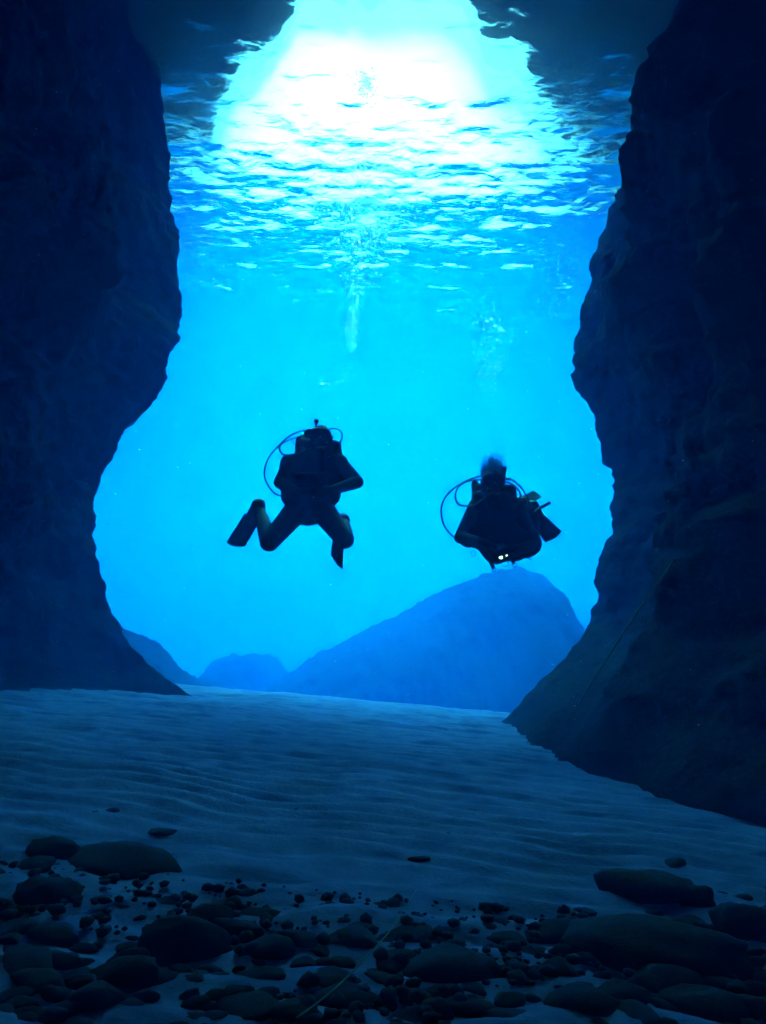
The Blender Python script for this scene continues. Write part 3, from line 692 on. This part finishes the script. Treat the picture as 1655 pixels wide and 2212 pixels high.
listed += [B(*q) for q in ((760,895,140,80),(620,800,180,40),(770,810,80,60),(60,830,140,60),(580,900,120,80),(1250,950,240,130),(390,700,70,28),(320,770,80,30),(960,720,90,40),(30,890,70,60),(250,1060,110,90),(150,1090,160,80),
    (400,1060,200,70),(560,1020,120,60),(560,1090,200,60),(900,1050,260,110),(1050,1000,200,80),(1400,1000,160,70),(1500,960,160,70),(1450,1060,260,110),(1100,1090,200,70),(1580,1060,150,90),(1130,690,170,60),(1435,228,22,20),(290,298,18,14),(150,335,46,16),(40,860,100,40),
    (55,315,22,10),(300,405,24,12),(530,320,14,10),(470,775,40,18),(470,800,50,26),(880,710,40,30),(870,770,110,50),(1000,740,60,26),(1330,690,130,40),(1560,575,70,24),(1640,560,30,30),(1500,640,120,40),(1600,860,90,50))]
listed = [(a, b, c, d * (0.7 if c < 32 else 1)) for k, (a, b, c, d) in enumerate(listed) if c > 24 or k % 2]
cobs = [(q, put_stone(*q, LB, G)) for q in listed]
spots = [(q[0], q[1], max(q[2], q[3])) for q in listed + [n[0] for n in named]]
cnt = 0; tries = 0
while cnt < 168 and tries < 6000:
    tries += 1; px = rg.uniform(-40, 1700); py = 1915 + 315 * rg.random() ** 0.75
    if py < 1960 and rg.random() < 0.75 and 500 < px < 1500: continue
    w = rg.uniform(22, 62) * (0.6 + 0.5 * (py - 1850) / 350)
    if any(abs(px - a) < 0.36 * (w + c) and abs(py - b) < 0.17 * (w + c) for a, b, c in spots): continue
    spots.append((px, py, w)); hh = w * rg.uniform(.38, .62); cobs.append(((px, py, w, hh), put_stone(px, py, w, hh, LB, G))); cnt += 1
SHORT = ['tilted rock at far left', 'broad smooth rock at left', 'small stone below the broad rock', 'lumpy black rock at far left', 'lone black stone on open sand', 'top rock of the left middle cluster', 'long flat rock in the left middle', 'rounded rock below the long flat rock',
         'biggest rock of the left middle cluster', 'flat oblong stone at the bottom middle', 'slab-like stone by the thin line', 'large oblong rock at right', 'block leaning on the large oblong rock', 'dark humped stone', 'thin flat stone by the humped stone', 'long low stone at the thin line',
         'huge boulder at lower right', 'dome-shaped rock at the bottom', 'grey boulder at the right edge', 'jagged stone on rippled sand', 'narrow stone above the oblong rock', 'tiny farthest stone', 'tiny round stone below the diver']
seen = set()
for (px, py, w, h), o in sorted(cobs, key=lambda c: -c[0][2]):
    if w < 30: continue
    k = min(range(len(named)), key=lambda j: math.hypot(px - named[j][0][0], (py - named[j][0][1]) * 1.6))
    dx, dy = px - named[k][0][0], (py - named[k][0][1]) * 1.6; far = math.hypot(dx, dy) > 0.5 * named[k][0][2] + 70
    side = ('right of', 'below and right of', 'below', 'below and left of', 'left of', 'above and left of', 'above', 'above and right of')[int(round(math.degrees(math.atan2(dy, dx)) / 45)) % 8]
    lab = ('big' if w > 75 else 'mid-sized' if w > 48 else 'small') + (' rounded' if h / w > .55 else ' flat' if h / w < .42 else ' oval') + ' cobble ' + ('some way ' if far else 'just ') + side + ' the ' + SHORT[k]
    if lab in seen or len(lab.split()) > 16: o['label'] = 'small plain dark cobble lost among many on the near sand'; continue
    seen.add(lab); o['label'] = lab
for q, o in cobs:
    if o['label'] == LB: o['label'] = 'small plain dark cobble lost among many on the near sand'
# gravel between them
vs, fs = [], []
ico = bmesh.new(); bmesh.ops.create_icosphere(ico, subdivisions=1, radius=1.0)
iv = np.array([v.co[:] for v in ico.verts]); jf = np.array([[v.index for v in f.verts] for f in ico.faces]); ico.free()
def swarm(name, P, rad, mat, squash=1.0, jitter=0.0, parent=None, smooth=True):
    n = len(P); V = iv[None] * np.asarray(rad)[:, None, None]
    if jitter: V = V * (1 + RNG.uniform(-jitter, jitter, (n, len(iv), 1)))
    V[:, :, 2] *= squash; V = (V + np.asarray(P)[:, None, :]).reshape(-1, 3)
    F = (jf[None] + (np.arange(n) * len(iv))[:, None, None]).reshape(-1, 3)
    me = bpy.data.meshes.new(name); me.from_pydata(V.tolist(), [], F.tolist())
    me.polygons.foreach_set('use_smooth', np.full(len(F), smooth)); return obj(name, me, mat, parent)
P, r = [], []
while len(P) < 1500:
    y = 1.15 + 0.75 * RNG.random() ** 1.3; x = RNG.uniform(-0.75, 0.75) * (y + .3)
    if float(fbm(x * 1.6, y * 1.6, 3.0, 3)) < -0.6 + 0.95 * (y - 1.2): continue
    rr = 0.004 + 0.018 * RNG.random() ** 2.5; P.append((x, y, float(sand_z(x, y)) + 0.014 + rr * 0.2)); r.append(rr)
tag(swarm('gravel', P, r, M['stone'], 0.65, 0.25), kind='stuff')

# ------------------------------------------------------------------ bubbles
N = Nodes('air_bubble'); fr = N('Fresnel'); fr.inputs['IOR'].default_value = 1.33; g = N('BsdfGlossy'); g.inputs['Roughness'].default_value = 0.12
t_ = N('BsdfTransparent'); d_ = N('BsdfTranslucent'); mm = N('MixShader'); d_.inputs['Color'].default_value = (0.45, 0.85, 0.95, 1); mm.inputs[0].default_value = 0.35; N.link(t_.outputs[0], mm.inputs[1]); N.link(d_.outputs[0], mm.inputs[2])
lw = N('LayerWeight'); lw.inputs['Blend'].default_value = 0.45; mx = N('MixShader'); N.link(lw.outputs['Facing'], mx.inputs[0]); N.link(mm.outputs[0], mx.inputs[1]); N.link(g.outputs[0], mx.inputs[2])
N.link(mx.outputs[0], N.out.inputs['Surface']); M['bubble'] = N.m
def cloud(n, f, name):
    P, r = [], []
    while len(P) < n:
        q = f()
        if q is None: continue
        p, rr = q
        if p.z > ZS - 0.02: continue
        P.append(p[:]); r.append(rr)
    tag(swarm(name, P, r, M['bubble']), kind='stuff')
g_ = rg.gauss
def plume():
    t = rg.random() ** 0.27                                  # 0 near the diver, 1 under the surface
    py = 830 - 510 * t; w = 18 + 100 * min(1, max(0, t - 0.36) * 2.6) ** 0.9
    px = 752 + 42 * t + g_(0, w * 0.55)
    if abs(px - 752 - 42 * t) > w * 1.15: return None
    return at(px, py, 7.9 + 0.3 * t + g_(0, 0.10 + 0.25 * t)), 0.004 + 0.0095 * rg.random() ** 2.2
cloud(2400, plume, 'bubble_plume')
def burst(): return at(790 + g_(0, 13), 178 + g_(0, 16), 6.75 + g_(0, .1)), 0.006 + 0.010 * rg.random()
cloud(240, burst, 'bubble_burst')
def rightp():
    t = rg.random(); py = 860 - 200 * t; px = 1052 + 14 * t + g_(0, 9 + 20 * t); return at(px, py, 7.9 + g_(0, .1)), 0.004 + 0.010 * rg.random() ** 2.5
cloud(130, rightp, 'bubble_plume')
def rside():
    py = rg.uniform(420, 690); px = 1205 + (690 - py) * 0.15 + g_(0, 42); return at(px, py, 8.0 + g_(0, .25)), 0.0035 + 0.008 * rg.random() ** 2
cloud(520, rside, 'bubble_plume')
def lside():
    py = rg.uniform(270, 620); px = 405 + g_(0, 22) + abs(g_(0, 45)) * (rg.random() < .6); return at(px, py, 8.2 + g_(0, .2)), 0.0035 + 0.009 * rg.random() ** 2.2
cloud(520, lside, 'bubble_plume')
def wide():
    py = 330 + 170 * rg.random(); px = rg.uniform(560, 1260); return at(px, py, 8.1 + g_(0, .3)), 0.004 + 0.006 * rg.random() ** 2
cloud(420, wide, 'bubble_plume')
BUB = bpy.data.meshes.new('bubble'); bm = bmesh.new(); bmesh.ops.create_icosphere(bm, subdivisions=2, radius=1.0); bm.to_mesh(BUB); bm.free()
BUB.polygons.foreach_set('use_smooth', np.ones(len(BUB.polygons), bool)); BUB.materials.append(M['bubble'])
def bubble(p, r, label, group):
    o = bpy.data.objects.new('bubble', BUB); C.objects.link(o); o.location = p; o.scale = (r * rg.uniform(1, 1.4), r, r * rg.uniform(.6, .9)); tag(o, label, 'bubble', group)
for px, py, r in ((1053,694,10),(1062,690,8),(1070,705,9),(1082,712,11),(1088,715,8),(1045,712,6),(1058,728,6),(1075,735,7),(1040,745,5),(1068,752,6),(1052,768,5),(1080,770,5),(1034,780,4),(1060,792,5),(1046,812,4),(1072,818,4),(1040,832,4),(1054,874,3.5),(1096,776,4)):
    bubble(at(px, py, 7.8), r * 0.5 * 7.8 / FPX, 'silvery air bubble rising above the right diver', 'bubbles above the right diver')
for px, py, r in ((696,830,6),(703,828,5),(711,830,6),(730,826,4),(742,822,4),(752,806,4),(745,790,3.5),(760,742,6),(768,745,6),(757,760,3.5),(770,720,4),(764,672,5),(757,668,4),(772,650,4)):
    bubble(at(px, py, 7.8), r * 0.5 * 7.8 / FPX, 'silvery air bubble rising above the left diver', 'bubbles above the left diver')

def snow():
    y = rg.uniform(1.6, 7.5); return at(rg.uniform(-20, 1680), rg.uniform(0, 1900), y), 0.0009 + 0.0016 * rg.random() ** 2
P, r = [], []
while len(P) < 700:
    p, q = snow()
    if p.z < float(sand_z(p.x, p.y)) + 0.05 or p.z > ZS - 0.1: continue
    P.append(p[:]); r.append(q)
tag(swarm('plankton', P, r, M['palefin'], 0.8, 0.3), kind='stuff')

# ------------------------------------------------------------------ small fish
def fish(px, py, y, L, az, lab):
    p = at(px, py, y); bm = bmesh.new(); d = Vector((math.cos(az), math.sin(az), 0)); s = Vector((-d.y, d.x, 0)); z = Vector((0, 0, 1)); rings = []
    for t, h, w in ((0, .02, .01), (.08, .10, .05), (.25, .17, .08), (.45, .18, .08), (.65, .12, .05), (.82, .05, .02), (.86, .05, .012)):
        rings.append([bm.verts.new(d * (0.5 - t) * L + s * math.cos(a) * w * L + z * math.sin(a) * h * L) for a in np.linspace(0, 2*math.pi, 8, endpoint=False)])
    for q, w in zip(rings, rings[1:]):
        for k in range(8): bm.faces.new((q[k], q[(k+1) % 8], w[(k+1) % 8], w[k]))
    bm.faces.new(rings[0]); bm.faces.new(rings[-1][::-1])
    r = thing('fish', p, lab, 'fish', 'small fish by the left wall')
    b = finish(bm, 'body', M['stone'], r)
    for nm, pts in (('tail_fin', ((-.34, 0), (-.52, .14), (-.46, 0), (-.52, -.14))), ('dorsal_fin', ((.15, .15), (-.05, .26), (-.22, .12), (-.05, .14)))):
        bm = bmesh.new(); a = [bm.verts.new(d * x * L + z * h * L + s * .006 * L) for x, h in pts]; c = [bm.verts.new(d * x * L + z * h * L - s * .006 * L) for x, h in pts]
        bm.faces.new(a); bm.faces.new(c[::-1])
        for k in range(4): bm.faces.new((a[k], c[k], c[(k+1) % 4], a[(k+1) % 4]))
        finish(bm, nm, M['stone'], r, smooth=False)
fish(283, 916, 7.6, 0.055, 1.2, 'uppermost tiny dark fish by the left wall, under its ledge')
fish(255, 1036, 7.8, 0.03, 0.4, 'smallest of three tiny dark fish by the left wall, in the middle')
fish(231, 1131, 7.6, 0.035, 0.2, 'lowest tiny dark fish by the left wall')
